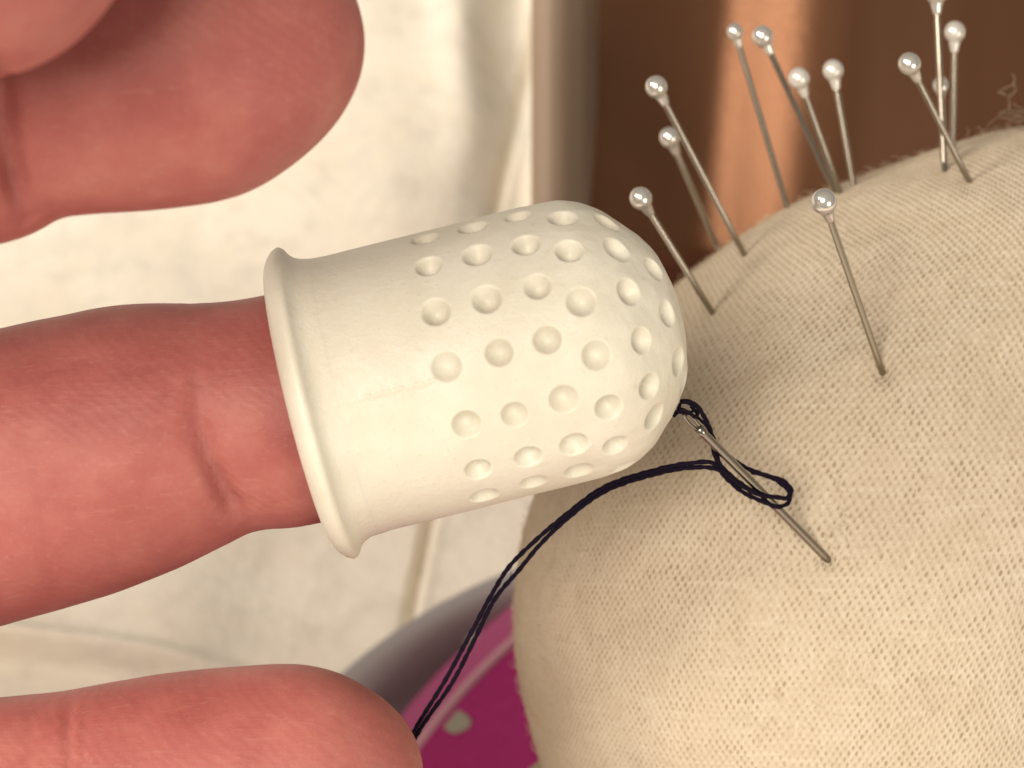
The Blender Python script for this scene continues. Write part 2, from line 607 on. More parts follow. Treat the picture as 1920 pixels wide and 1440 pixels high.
ZR = 13.0
pts = [on_plane(*A(x, y), ZR) for x, y in ((640, 1255), (795, 1141), (965, 1060))]
tc, tr_ = circle_fit(*pts)
tprof = [(tr_ - 9.0, 0.6), (tr_ - 4.0, 0.7), (tr_ - 1.0, 2.5), (tr_ - 0.2, 6), (tr_ + 0.0, ZR - 1.2), (tr_ - 0.15, ZR - 0.4), (tr_ - 0.6, ZR),
         (tr_ - 1.3, ZR - 0.1), (tr_ - 2.0, ZR - 0.7), (tr_ - 2.6, ZR - 1.8), (tr_ - 3.2, ZR - 3.6), (tr_ - 3.6, ZR - 6), (tr_ - 4.2, ZR - 9),
         (tr_ - 6, 1.8), (tr_ - 14, 1.5), (1.0, 1.5)]
tpp = spline(np.array(tprof), 70)
tv, tq = lathe(tc, tpp)
tray_o = np.array([tc[0], tc[1], 0])
tray = empty('tray', tray_o, 'grey enamel tray with rounded rim under the magenta tin', 'tray')
mesh_from('dish', tv - tray_o, tq, M_GREY, tray)

ZT = 12.2
pts = [on_plane(*A(x, y), ZT) for x, y in ((766, 1313), (860, 1212), (961, 1124))]
mc, mr_ = circle_fit(*pts)
edge_in = np.linalg.norm(on_plane(*A(868, 1295), ZT)[:2] - mc)
bw = mr_ - edge_in
tin_o = np.array([mc[0], mc[1], 1.6])
tin = empty('magenta_tin', tin_o, 'round magenta tin with pale dots and pale pink edge under the pincushion', 'tin')
mprof = [(mr_ - 1.5, 1.7), (mr_ - 0.6, 2.0), (mr_ - 0.4, 6), (mr_ - 0.2, ZT - 0.5), (mr_ - 0.45, ZT), (mr_ - bw + 0.5, ZT + 0.25)]
v, q = lathe(mc, spline(np.array(mprof), 40)); mesh_from('border', v - tin_o, q, M_BORDER, tin)
mprof = [(mr_ - bw + 0.52, ZT + 0.2), (mr_ - bw + 0.3, ZT + 0.55), (mr_ - bw, ZT + 0.62), (mr_ - bw - 0.3, ZT + 0.5), (mr_ - bw - 0.5, ZT + 0.1)]
v, q = lathe(mc, spline(np.array(mprof), 16)); mesh_from('raised_edge', v - tin_o, q, M_PINKEDGE, tin)
mprof = [(mr_ - bw - 0.45, ZT + 0.15), (mr_ - bw - 1.0, ZT + 0.0), (mr_ - bw - 6, ZT - 0.1), (mr_ * 0.5, ZT), (0.5, ZT)]
v, q = lathe(mc, spline(np.array(mprof), 30)); mesh_from('lid_panel', v - tin_o, q, M_MAGENTA, tin)


def dot_disc(name, c, rx, ry, rot, z):
    a = np.linspace(0, 2 * np.pi, 28, endpoint=False)
    rr = 1 + 0.12 * np.sin(3 * a + rot)
    ring = np.stack([rx * rr * np.cos(a), ry * rr * np.sin(a)], 1)
    R2 = np.array([[math.cos(rot), -math.sin(rot)], [math.sin(rot), math.cos(rot)]])
    ring = ring @ R2.T
    top = np.column_stack([c[0] + ring[:, 0], c[1] + ring[:, 1], np.full(28, z)])
    bot = top - [0, 0, 0.5]
    ctr = np.array([[c[0], c[1], z]])
    v = np.vstack([top, bot, ctr]); j = np.arange(28); j2 = (j + 1) % 28
    q = np.stack([j, j + 28, j2 + 28, j2], 1)
    t = np.stack([j, j2, np.full(28, 56)], 1)
    o = mesh_from(name, v - tin_o, q, M_DOT, tin, tris=t, smooth=False)
    return o


def circ(r0, ang, z):
    return np.array([mc[0] + r0 * math.cos(ang), mc[1] + r0 * math.sin(ang), z])


d0 = on_plane(*A(897, 1214), ZT + 0.15)
a0 = math.atan2(d0[1] - mc[1], d0[0] - mc[0])
dot_disc('printed_dot', d0, bw * 0.42, 1.5, a0, ZT + 0.24)
d1 = on_plane(*A(852, 1350), ZT)
dot_disc('printed_dot', d1, 1.6, 1.2, a0, ZT + 0.08)
for k in range(14):
    an = a0 + (k + 1) * 2 * math.pi / 15
    dot_disc('printed_dot', circ(mr_ - bw - 3.5 - 3 * (k % 2), an, ZT), 1.6, 1.3, an, ZT + 0.08)

# ------------------------------------------------------------------ pincushion
CC = np.array([1650.0, 1050.0])
SIL = np.array([(962, 1150), (967, 1080), (983, 980), (1003, 925), (1060, 800), (1150, 660), (1270, 531), (1330, 484), (1400, 435), (1480, 388),
                (1600, 337), (1700, 301), (1830, 257), (1920, 236), (2100, 225), (2300, 330), (2430, 600), (2450, 1000), (2380, 1450), (2150, 1800),
                (1750, 1950), (1350, 1850), (1100, 1640), (1022, 1455), (990, 1345), (970, 1250)], float)
sd = SIL - CC
sphi = np.arctan2(sd[:, 1], sd[:, 0]); srad = np.linalg.norm(sd, axis=1)
so = np.argsort(sphi)
PHF = np.linspace(-np.pi, np.pi, 1441)[:-1]
RADF = np.interp(PHF, sphi[so], srad[so], period=2 * np.pi)
ker = np.exp(-0.5 * (np.arange(-24, 25) / 8.0) ** 2); ker /= ker.sum()
RADF = np.convolve(np.concatenate([RADF[-24:], RADF, RADF[:24]]), ker, 'valid')
DC, HF, HB = 188.0, 28.0, 34.0


def sil_r(phi):
    return np.interp(phi, PHF, RADF, period=2 * np.pi)


DENTS = [((1338, 590), 0.45), ((1348, 470), 0.4), ((1397, 480), 0.4), ((1655, 700), 0.6), ((1552, 1049), 0.6), ((1817, 340), 0.4), ((1771, 318), 0.4)]


def front_depth(rho, px, py):
    rho = np.clip(rho, 0, 1)
    lump = 0.30 * np.sin(px / 170 + 1.0) * np.sin(py / 210 + 0.4) + 0.12 * np.sin(px / 75 + py / 95)
    env = np.clip(1 - rho**6, 0, 1)
    for (bx, by), amp in DENTS:
        lump = lump + amp * np.exp(-((px - bx) ** 2 + (py - by) ** 2) / 17.0 ** 2) / np.maximum(env, 0.2)
    return DC - HF * (1 - rho**2.3) ** 0.5 + lump * env


def cushion_depth(px, py):
    d = np.array([px, py], float) - CC
    rho = np.linalg.norm(d) / sil_r(math.atan2(d[1], d[0]))
    return float(front_depth(np.array(rho), np.array(float(px)), np.array(float(py))))


NPH, NR = 720, 260
phi = np.linspace(-np.pi, np.pi, NPH, endpoint=False)
th = np.linspace(0.00002, 1, NR) * np.pi / 2
rho = np.sin(th)                                        # dense near the edge
RR = sil_r(phi)
PXc = CC[0] + rho[:, None] * RR * np.cos(phi)
PYc = CC[1] + rho[:, None] * RR * np.sin(phi)
Df = front_depth(np.broadcast_to(rho[:, None], PXc.shape), PXc, PYc)
front = pix(PXc, PYc, Df)
thb = np.linspace(1, 0.004, 90)[1:] * np.pi / 2
rb = np.sin(thb)
PXb = CC[0] + rb[:, None] * RR * np.cos(phi)
PYb = CC[1] + rb[:, None] * RR * np.sin(phi)
Db = DC + HB * (1 - rb[:, None] ** 2.3) ** 0.5 + 0 * PXb
back = pix(PXb, PYb, Db)
allc = np.concatenate([front, back], 0)
flat = allc.reshape(-1, 3)
# fine unevenness of the filling
nrm_dir = np.stack([np.cos(phi)[None] * 0.5 + 0 * allc[..., 0], -np.sin(phi)[None] * 0.5 + 0 * allc[..., 0], np.ones(allc.shape[:2])], -1).reshape(-1, 3)
flat = flat + nrm_dir * (vnoise(flat, 0.11, 11) * 0.12 + vnoise(flat, 0.28, 12) * 0.05)[:, None]
allc = flat.reshape(allc.shape)
arc = np.concatenate([np.zeros((1, NPH)), np.cumsum(np.linalg.norm(np.diff(allc, axis=0), axis=2), 0)], 0)
# yarn direction: leans right at upper right, upright at left
UVx = arc * np.cos(phi); UVy = -arc * np.sin(phi)
lean = 0.20 + 0.004 * UVx
Ux = UVx - UVy * np.clip(lean, 0.0, 0.36)
uv = np.stack([Ux, UVy], -1).reshape(-1, 2)
cush_o = c2w(pix(1650, 1300, 205.0))
cushion = empty('pincushion', cush_o, 'plump cream calico pincushion stuck with pearl headed pins', 'pincushion')
mesh_from('cover', c2w(flat) - cush_o, grid_quads(NR + 89, NPH, True, flip=True), M_CALICO, cushion, uv=uv)

# second lobe of the cushion below the first (gathered base)
lob_c = pix(1130, 1522, 196.0)
uu, vv = np.meshgrid(np.linspace(0, np.pi, 60), np.linspace(0, 2 * np.pi, 96, endpoint=False), indexing='ij')
lob = lob_c + np.stack([8.0 * np.sin(uu) * np.cos(vv), 5.4 * np.sin(uu) * np.sin(vv), 9 * np.cos(uu)], -1)
luv = np.stack([14 * np.sin(uu) * np.cos(vv), 7 * np.sin(uu) * np.sin(vv)], -1).reshape(-1, 2)
mesh_from('base_roll', c2w(lob.reshape(-1, 3)) - cush_o, grid_quads(60, 96, True), M_CALICO, cushion, uv=luv)

# loose fibres standing off the calico
fib = []
for k in range(3600):
    if k < 2200:                                          # along the silhouette
        ph = rng.uniform(-np.pi, np.pi); rh = rng.uniform(0.985, 1.0)
    else:
        ph = rng.uniform(-np.pi, np.pi); rh = math.sqrt(rng.uniform(0.0, 1.0))
    R_ = sil_r(ph) * rh
    px, py = CC[0] + R_ * math.cos(ph), CC[1] + R_ * math.sin(ph)
    if px > 2000 or py > 1520 or py < 180:
        continue
    d = float(front_depth(np.array(rh), np.array(px), np.array(py)))
    p0 = pix(px, py, d)
    out = np.array([math.cos(ph) * rh**4, -math.sin(ph) * rh**4, 1.15 - rh**4])
    out /= np.linalg.norm(out)
    tdir = rng.normal(size=3); tdir -= out * np.dot(tdir, out); tdir /= np.linalg.norm(tdir)
    L = rng.uniform(0.3, 1.0) if k < 2200 else rng.uniform(0.3, 0.9)
    lift = rng.uniform(0.15, 0.7)
    s = np.linspace(0, 1, 6)[:, None]
    side = np.cross(out, tdir)
    path = p0 + tdir * L * s + out * (lift * L * np.sin(s * 2.4) - 0.04) + side * L * rng.uniform(-0.6, 0.6) * s**2
    fib.append(tube(path, np.linspace(0.020, 0.010, 6), 3, False))
v, q, t = join(fib)
fz = mesh_from('fuzz', c2w(v) - cush_o, q, M_FIBRE, cushion)
fz['kind'] = 'stuff'

# ------------------------------------------------------------------ pins
def revolve_z(prof, n):
    prof = np.asarray(prof, float)
    a = np.linspace(0, 2 * np.pi, n, endpoint=False)
    v = np.stack([prof[:, 0][:, None] * np.cos(a), prof[:, 0][:, None] * np.sin(a), np.broadcast_to(prof[:, 1][:, None], (len(prof), n))], -1)
    return v.reshape(-1, 3), grid_quads(len(prof), n, True)


# pin along local Z: head centre at 0, point at -30 mm
ang = np.linspace(0, 0.80 * np.pi, 22)
hp = [(max(0.80 * math.sin(a), 0.004), 0.84 * math.cos(a)) for a in ang]
hp += [(0.43, -0.86), (0.37, -1.08), (0.31, -1.38), (0.27, -1.50), (0.22, -1.56)]
hv, hq = revolve_z(hp, 28)
sp_ = [(0.235, -0.6), (0.235, -10), (0.23, -24), (0.12, -28), (0.01, -30)]
pv, pq = revolve_z(sp_, 14)

PINS = [  # head px, base px, head rise towards the camera (mm), label
    ((1202, 372), (1338, 590), 5.0, 'silvery pearl headed pin leaning beside the closed end of the thimble'),
    ((1256, 258), (1348, 470), 4.0, 'shorter of two leaning pins that cross beside the thimble, pearl head lower'),
    ((1231, 163), (1397, 480), 5.0, 'longer of two leaning pins that cross beside the thimble, pearl head higher'),
    ((1378, 60), (1477, 392), 2.0, 'thin pin with a small head against the bright copper fold'),
    ((1430, 68), (1566, 362), 3.0, 'leaning teardrop headed pin on the dark side of the copper fold'),
    ((1498, 147), (1575, 362), 3.0, 'milky pearl headed pin between the teardrop headed and the upright short pin'),
    ((1562, 132), (1600, 345), 1.0, 'short upright pin with matt milky pearl head on the cushion ridge'),
    ((1545, 378), (1655, 700), 9.0, 'large silver headed pin standing alone in the face of the cushion'),
    ((1705, 120), (1817, 340), 5.0, 'slanting pearl headed pin crossing two upright pins on the cushion ridge'),
    ((1764, 160), (1771, 318), -2.5, 'small headed pin half hidden behind the tall upright pin shaft'),
    ((1755, -12), (1770, 316), 1.0, 'tallest upright pin on the cushion ridge, head above the others'),
    ((1790, 60), (1786, 285), 1.5, 'upright pin with bright shaft and milky head beside the tallest pin'),
]
pin_head_me = pin_shaft_me = None
GROUP_PIN = 'pearl headed pins in the pincushion'
first_pin = None
for k, ((hx, hy), (bx, by), rise, lab) in enumerate(PINS):
    bd = cushion_depth(bx, by)
    B = c2w(pix(bx, by, bd)); H = c2w(pix(hx, hy, bd - rise))
    axis = Vector(H - B).normalized()
    root = bpy.data.objects.new('ball_head_pin', None)
    root.empty_display_size = 0.003
    col.objects.link(root)
    root.rotation_mode = 'QUATERNION'
    root.rotation_quaternion = axis.to_track_quat('Z', 'Y')
    root.location = H * 0.001
    tag(root, lab, 'pin', GROUP_PIN)
    if first_pin is None:
        head = mesh_from('head', hv, hq, M_PEARL, root)
        shaft = mesh_from('shaft', pv, pq, M_STEEL, root)
        first_pin = (head, shaft)
    else:
        for src in first_pin:
            c = src.copy()
            col.objects.link(c)
            c.parent = root
            if k in (5, 6, 11) and src is first_pin[0]:
                c.data = c.data.copy(); c.data.materials[0] = M_MILK
            if k in (3, 9) and src is first_pin[0]:
                c.scale = (0.78, 0.78, 0.85)
            if k == 7 and src is first_pin[0]:
                c.scale = (1.06, 1.06, 1.06)

# ------------------------------------------------------------------ thimble
AX = np.array([0.970, 0.242, 0.0]); AX /= np.linalg.norm(AX)
E2 = np.array([0.242, -0.970, 0.0]); E2 /= np.linalg.norm(E2)
E3 = np.array([0.0, 0.0, 1.0])
TD = 150.0
K = FPX / TD                                              # px per mm at the thimble


def t_point(t):
    t = np.asarray(t, float)
    px = t * 0.970 + 878 * 0.242; py = -t * 0.242 + 878 * 0.970
    return pix(px, py, TD)


OUT = np.array([(452, 265.6), (474, 264.2), (520, 264), (600, 264), (750, 264.5), (850, 264), (900, 262), (931, 257), (953, 249), (990, 227),
                (1023, 195), (1055, 158), (1077, 121), (1088, 80), (1094, 40), (1096, 1.0)], float)


def r_out(t):
    return np.interp(t, OUT_S[:, 0], OUT_S[:, 1])


OUT_S = spline(OUT, 400)
seg = spline(OUT, 330)
NPHI = 720
ph = np.linspace(0, 2 * np.pi, NPHI, endpoint=False)     # 0 = towards the camera, grows downwards
T_ = seg[:, 0]; R_m = seg[:, 1] / K
cen = t_point(T_)
radial = np.sin(ph)[:, None] * E2 + np.cos(ph)[:, None] * E3
body = cen[:, None] + R_m[:, None, None] * radial[None]
dT = np.gradient(T_ / K); dR = np.gradient(R_m)
ln = np.hypot(dT, dR)
nrm = (dT / ln)[:, None, None] * radial[None] - (dR / ln)[:, None, None] * AX
body = body.reshape(-1, 3); nrm = nrm.reshape(-1, 3)
base_body = body.copy()
crop = [(640, 185), (815, 145), (980, 105), (1145, 115), (1310, 130),
        (660, 295), (835, 255), (1010, 220), (1165, 245), (1340, 235), (1480, 300),
        (690, 465), (870, 420), (1050, 375), (1205, 430), (1380, 390), (1525, 465),
        (730, 660), (915, 610), (1085, 565), (1260, 620), (1425, 565), (1570, 640),
        (800, 865), (970, 830), (1145, 775), (1305, 805), (1455, 730), (1600, 720),
        (840, 1030), (1020, 985), (1185, 940), (1335, 945), (1480, 840),
        (860, 1130), (1040, 1080), (1205, 1040), (1370, 1030)]
dimples = []
for cx, cy in crop:
    px, py = 480 + cx / 2, 360 + cy / 2
    t = px * 0.970 - py * 0.242; s = px * 0.242 + py * 0.970 - 878
    t = min(t, 1085)
    r = r_out(t)
    sn = np.clip(s / r, -0.985, 0.985)
    f = math.asin(sn)
    dimples.append(t_point(t) + (r / K) * (math.sin(f) * E2 + math.cos(f) * E3))
for row in range(10):                                     # the side turned away
    f = math.radians(100 + row * 18.5)
    for kx in range(5):
        t = 655 + kx * 88 + (row % 2) * 40 - 12 * math.sin(f)
        r = r_out(t)
        dimples.append(t_point(t) + (r / K) * (math.sin(f) * E2 + math.cos(f) * E3))
disp = np.zeros(len(body))
for i, c in enumerate(dimples):
    dd = np.linalg.norm(base_body - c, axis=1)
    rad = 0.90 + 0.05 * math.sin(i * 2.3)
    dep = 0.84 + 0.08 * math.sin(i * 1.7 + 1)
    x = dd / rad
    g = np.where(x < 1.0, -np.maximum(1 - x**2, 0) ** 1.05 * dep, 0) + 0.0 * np.exp(-((x - 1.15) / 0.18) ** 2)
    disp += np.where(x < 1.8, g, 0)
tt = np.repeat(T_, NPHI); pp = np.tile(ph, len(T_))
pp = (pp + np.pi) % (2 * np.pi) - np.pi
mask = np.clip((tt - 780) / 120, 0, 1)
disp += mask * (vnoise(base_body, 0.35, 21) * 0.035 + vnoise(base_body, 0.9, 22) * 0.015)
disp += vnoise(base_body, 0.12, 23) * 0.02
# mould seam: small step with a ragged edge between rim and dimples
seam = np.clip((640 - tt) / 20, 0, 1)
jit = 0.006 * np.sin(tt * 0.21) + 0.004 * np.sin(tt * 0.53)
disp *= np.clip((tt - 452) / 160, 0, 1) ** 0.8
disp += np.clip((tt - 470) / 30, 0, 1) * seam * (0.09 * np.exp(-((pp - 0.055 - jit) / 0.012) ** 2) - 0.05 / (1 + np.exp(-(pp - 0.055) / 0.008)) * np.exp(-np.clip(pp - 0.055, 0, None) / 0.5))
body = body + nrm * disp[:, None]
th_o = c2w(t_point(400.0))
thimble = empty('thimble', th_o, 'cream plastic dimpled thimble with flared rim worn on the middle finger', 'thimble')
mesh_from('cap', c2w(body) - th_o, grid_quads(len(T_), NPHI, True), M_THIMBLE, thimble)
RIM = np.array([(1040, 60), (985, 140), (900, 214), (700, 226), (470, 233), (392, 242), (370, 245), (362, 253), (361.5, 264), (367, 278), (375, 289), (385, 297),
                (393, 300), (400, 297), (405, 289), (412, 279.5), (422, 272), (436, 267.6), (452, 265.6)], float)
rs = spline(RIM, 160)
rc = t_point(rs[:, 0])
wob = 1 + 0.0025 * np.sin(3 * ph + 0.4) + 0.002 * np.sin(7 * ph)
rim = rc[:, None] + (rs[:, 1] / K)[:, None, None] * radial[None] * (1 + (wob[None, :, None] - 1) * np.clip((448 - rs[:, 0]) / 15, 0, 1)[:, None, None])
mesh_from('rim', c2w(rim.reshape(-1, 3)) - th_o, grid_quads(160, NPHI, True), M_THIMBLE, thimble)

# ------------------------------------------------------------------ hand
def finger(stations, n=120, sides=56, tip=None, ex=2.15):
    """stations: px, py, depth, half width mm across, half thickness mm; last station is the fingertip end"""
    st = np.array(stations, float)
    c = pix(st[:, 0], st[:, 1], st[:, 2])
    data = np.hstack([c, st[:, 3:5]])
    s = spline(data, 2400)
    s = s[np.unique(np.round((1 - (1 - np.linspace(0, 1, n)) ** 2.4) * 2399).astype(int))]
    n = len(s)
    path = s[:, :3]; rw = s[:, 3].copy(); rt = s[:, 4].copy()
    al = np.concatenate([[0], np.cumsum(np.linalg.norm(np.diff(path, axis=0), axis=1))])
    rem = al[-1] - al
    cap = tip or 7.0
    f = np.clip(rem / cap, 0, 1)
    sc = np.sqrt(np.clip(1 - (1 - f) ** 2.05, 0.0006, 1))
    rw *= sc; rt *= sc
    t = np.gradient(path, axis=0); t /= np.linalg.norm(t, axis=1)[:, None]
    side = np.cross(t, (0, 0, 1)); side /= np.linalg.norm(side, axis=1)[:, None]
    up = np.cross(side, t)
    a = np.linspace(0, 2 * np.pi, sides, endpoint=False)
    ca = np.sign(np.cos(a)) * np.abs(np.cos(a)) ** (2 / ex); sa = np.sign(np.sin(a)) * np.abs(np.sin(a)) ** (2 / ex)
    v = path[:, None] + rw[:, None, None] * ca[None, :, None] * side[:, None] + rt[:, None, None] * sa[None, :, None] * up[:, None]
    v = v.reshape(-1, 3); k = len(v)
    v = np.vstack([v, path[0], path[-1]])
    q = grid_quads(n, sides, True)
    j = np.arange(sides); j2 = (j + 1) % sides; o = (n - 1) * sides
    tr = np.vstack([np.stack([np.full(sides, k), j2, j], 1), np.stack([np.full(sides, k + 1), o + j, o + j2], 1)])
    return v, q, tr


mid_f = finger([(-2350, 1480, 156, 10.5, 10.5), (-1500, 1265, 153, 10.4, 10), (-420, 1000, 150, 9.7, 9.0), (-150, 932, 150, 9.4, 8.6), (0, 893, 150, 9.15, 8.4), (180, 850, 150, 8.75, 8.2),
                (300, 818, 150, 8.30, 7.9), (390, 796, 150, 7.72, 7.6), (450, 783, 150, 7.45, 7.4), (520, 770, 150, 7.5, 7.4), (600, 752, 150, 7.5, 7.5),
                (800, 702, 150, 7.3, 7.3), (1110, 625, 150, 6.6, 6.6)], tip=6.0)
idx_f = finger([(-2400, 850, 150, 10.5, 10), (-1500, 560, 142, 10.2, 9.8), (-700, 260, 133, 9.7, 9), (-200, 165, 130, 9.2, 8.8), (0, 137, 130, 9.0, 8.6), (45, 128, 130, 8.5, 8.3),
                (110, 116, 130, 8.6, 8.5), (260, 96, 130, 8.9, 8.6), (420, 84, 130, 8.75, 8.4), (560, 80, 130, 8.4, 8.1), (684, 84, 130, 8.3, 7.6)], tip=9.5, ex=2.1)
ring_f = finger([(-2300, 2050, 158, 10, 10), (-1400, 1790, 155, 9.8, 9.5), (-500, 1630, 151, 9.0, 8.6), (0, 1552, 150, 8.35, 8.1), (130, 1535, 150, 8.2, 8.0), (260, 1516, 150, 8.3, 8.2),
                 (420, 1490, 150, 8.1, 8.0), (600, 1462, 150, 7.4, 7.3), (795, 1425, 150, 6.3, 6.4)], tip=7.5)
pinky = finger([(-2100, 2500, 162, 9, 9), (-1300, 2420, 160, 8.5, 8), (-500, 2330, 158, 7.6, 7.2), (150, 2260, 158, 6.6, 6.6)], tip=7, n=80)
thumb = finger([(-3600, 1500, 160, 15, 13), (-2600, 800, 145, 13, 12), (-1700, 160, 128, 11, 10), (-900, -120, 116, 10.2, 9), (-300, -205, 112, 9.6, 8.2), (0, -215, 111, 9.0, 7.9), (275, -225, 110, 7.6, 7.0)], tip=8.5)
palm = finger([(-5300, 2100, 172, 27, 18), (-4600, 1980, 168, 29, 18), (-3900, 1800, 164, 36, 18), (-3100, 1640, 160, 42, 16), (-2500, 1600, 158, 41, 14), (-1900, 1560, 156, 38, 12)], n=90, sides=96, tip=12, ex=2.6)
hv_, hq_, ht_ = join([mid_f, idx_f, ring_f, pinky, thumb, palm])
tmp = bpy.data.meshes.new('tmp')
tmp.from_pydata(hv_.tolist(), [], [list(map(int, f)) for f in hq_] + [list(map(int, f)) for f in ht_])
tob = bpy.data.objects.new('tmp', tmp)
col.objects.link(tob)
md = tob.modifiers.new('r', 'REMESH'); md.mode = 'VOXEL'; md.voxel_size = 0.31
sm = tob.modifiers.new('s', 'SMOOTH'); sm.factor = 0.5; sm.iterations = 6
dg = bpy.context.evaluated_depsgraph_get()
ev = tob.evaluated_get(dg).to_mesh()
nv = len(ev.vertices)
hvv = np.empty(nv * 3, np.float32); ev.vertices.foreach_get('co', hvv); hvv = hvv.reshape(-1, 3).astype(float)
hn = np.empty(nv * 3, np.float32); ev.vertex_normals.foreach_get('vector', hn); hn = hn.reshape(-1, 3).astype(float)
npoly = len(ev.polygons)
ltot = np.empty(npoly, np.int32); ev.polygons.foreach_get('loop_total', ltot)
lvi = np.empty(len(ev.loops), np.int32); ev.loops.foreach_get('vertex_index', lvi)
tob.evaluated_get(dg).to_mesh_clear()
bpy.data.objects.remove(tob); bpy.data.meshes.remove(tmp)
lstart = np.concatenate([[0], np.cumsum(ltot)[:-1]])
quad_i = lvi[lstart[ltot == 4][:, None] + np.arange(4)]
tri_i = lvi[lstart[ltot == 3][:, None] + np.arange(3)] if (ltot == 3).any() else None
# creases where the joints fold
PXh = 960 + hvv[:, 0] / -hvv[:, 2] * FPX; PYh = 720 - hvv[:, 1] / -hvv[:, 2] * FPX


def poly_dist(P, poly):
    """distance to a polyline and the relative place along it"""
    best = np.full(len(P), 1e9); place = np.zeros(len(P))
    for k, (a, b) in enumerate(zip(poly[:-1], poly[1:])):
        a = np.array(a, float); b = np.array(b, float); d = b - a
        u = np.clip(((P - a) @ d) / (d @ d), 0, 1)
        dd = np.linalg.norm(P - a - u[:, None] * d, axis=1)
        place = np.where(dd < best, (k + u) / (len(poly) - 1), place)
        best = np.minimum(best, dd)
    return best, place


def crease(poly, depth, width, zlim=(-400, 0), taper=0.4):
    global hvv
    x0 = min(p[0] for p in poly) - 120; x1 = max(p[0] for p in poly) + 120
    y0 = min(p[1] for p in poly) - 120; y1 = max(p[1] for p in poly) + 120
    sel = np.where((PXh > x0) & (PXh < x1) & (PYh > y0) & (PYh < y1) & (hvv[:, 2] > zlim[0]) & (hvv[:, 2] < zlim[1]) & (hn[:, 2] > -0.3))[0]
    d, u = poly_dist(np.stack([PXh[sel], PYh[sel]], 1), poly)
    k = np.clip(u / taper, 0, 1) * np.clip(0.25 + (1 - u) / 0.2, 0, 1)
    hvv[sel] += hn[sel] * (-depth * k * np.exp(-(d / width) ** 2))[:, None]


crease([(358, 560), (362, 650), (368, 740)], 0.14, 10)
crease([(362, 690), (372, 790), (392, 860), (425, 935), (458, 985)], 0.9, 19, taper=0.6)
crease([(372, 700), (390, 800), (420, 900), (480, 1000)], 0.34, 42)
for fx, fy, fl in ((330, 600, 60), (345, 640, 80), (352, 690, 60), (385, 620, 70), (400, 700, 60), (318, 720, 50), (340, 800, 60), (455, 860, 60), (470, 930, 60)):
    crease([(fx - 4, fy - fl / 2), (fx, fy), (fx + 8, fy + fl / 2)], 0.05, 6, taper=0.5)
for fx, fy, fl in ((150, 790, 260), (250, 835, 220), (230, 905, 200), (130, 960, 200), (250, 700, 160), (90, 700, 180)):
    crease([(fx - fl / 2, fy + fl * 0.12), (fx, fy), (fx + fl / 2, fy - fl * 0.13)], 0.045, 7, taper=0.5)
crease([(40, 640), (46, 760), (70, 900), (100, 1120)], 0.06, 9)
crease([(-10, 90), (2, 200), (14, 290), (48, 405)], 1.3, 22, (-128, 0))
crease([(132, 1290), (124, 1360), (128, 1450)], 0.22, 9)
crease([(158, 1300), (150, 1450)], 0.12, 9)
crease([(60, 1310), (52, 1450)], 0.10, 9)
P3 = hvv
hvv = hvv + hn * (vnoise(P3, 0.055, 31) * 0.22 + vnoise(P3, 0.2, 32) * 0.035)[:, None]
hand_o = c2w(pix(-3900, 1800, 164.0))
hand = mesh_from('hand', c2w(hvv), quad_i, M_SKIN, origin=hand_o, tris=tri_i)
tag(hand, 'reddish bare hand with spread fingers, palm side showing, wearing the thimble', 'hand')

# ------------------------------------------------------------------ needle
NE = pix(1284, 777, 150.0)
nb = cushion_depth(1552, 1049)
NB = pix(1552, 1049, nb)
nd = (NB - NE); nl = np.linalg.norm(nd); nd /= nl
needle_o = c2w(NB)
needle = empty('sewing_needle', needle_o, 'thin steel sewing needle pushed slantwise into the cushion by the thimble', 'needle')
s = np.linspace(0, 1, 60)
path = NE + nd * (1.6 + s[:, None] * (nl + 16 - 1.6))
rad = 0.29 * np.clip((1.0 - s) / 0.25, 0.03, 1) ** 0.7
v, q, t = tube(path, rad, 16); mesh_from('shaft', c2w(v) - needle_o, q, M_NEEDLE, needle, tris=t)
# eye: long flattened loop
sidev = np.cross(nd, (0, 0, 1)); sidev /= np.linalg.norm(sidev)
a = np.linspace(0, 2 * np.pi, 41)
loop = NE + nd * (0.85 + 0.95 * np.cos(a))[:, None] + sidev * (0.20 * np.sin(a))[:, None]
v, q, t = tube(loop, 0.11, 10, False); mesh_from('eye', c2w(v) - needle_o, q, M_NEEDLE, needle)

# ------------------------------------------------------------------ thread
def ndep(px, py):
    """depth of the needle next to a pixel"""
    u = ((px - 1284) * (1552 - 1284) + (py - 777) * (1049 - 777)) / ((1552 - 1284) ** 2 + (1049 - 777) ** 2)
    return 150.0 + (nb - 150.0) * np.clip(u, -0.1, 1)


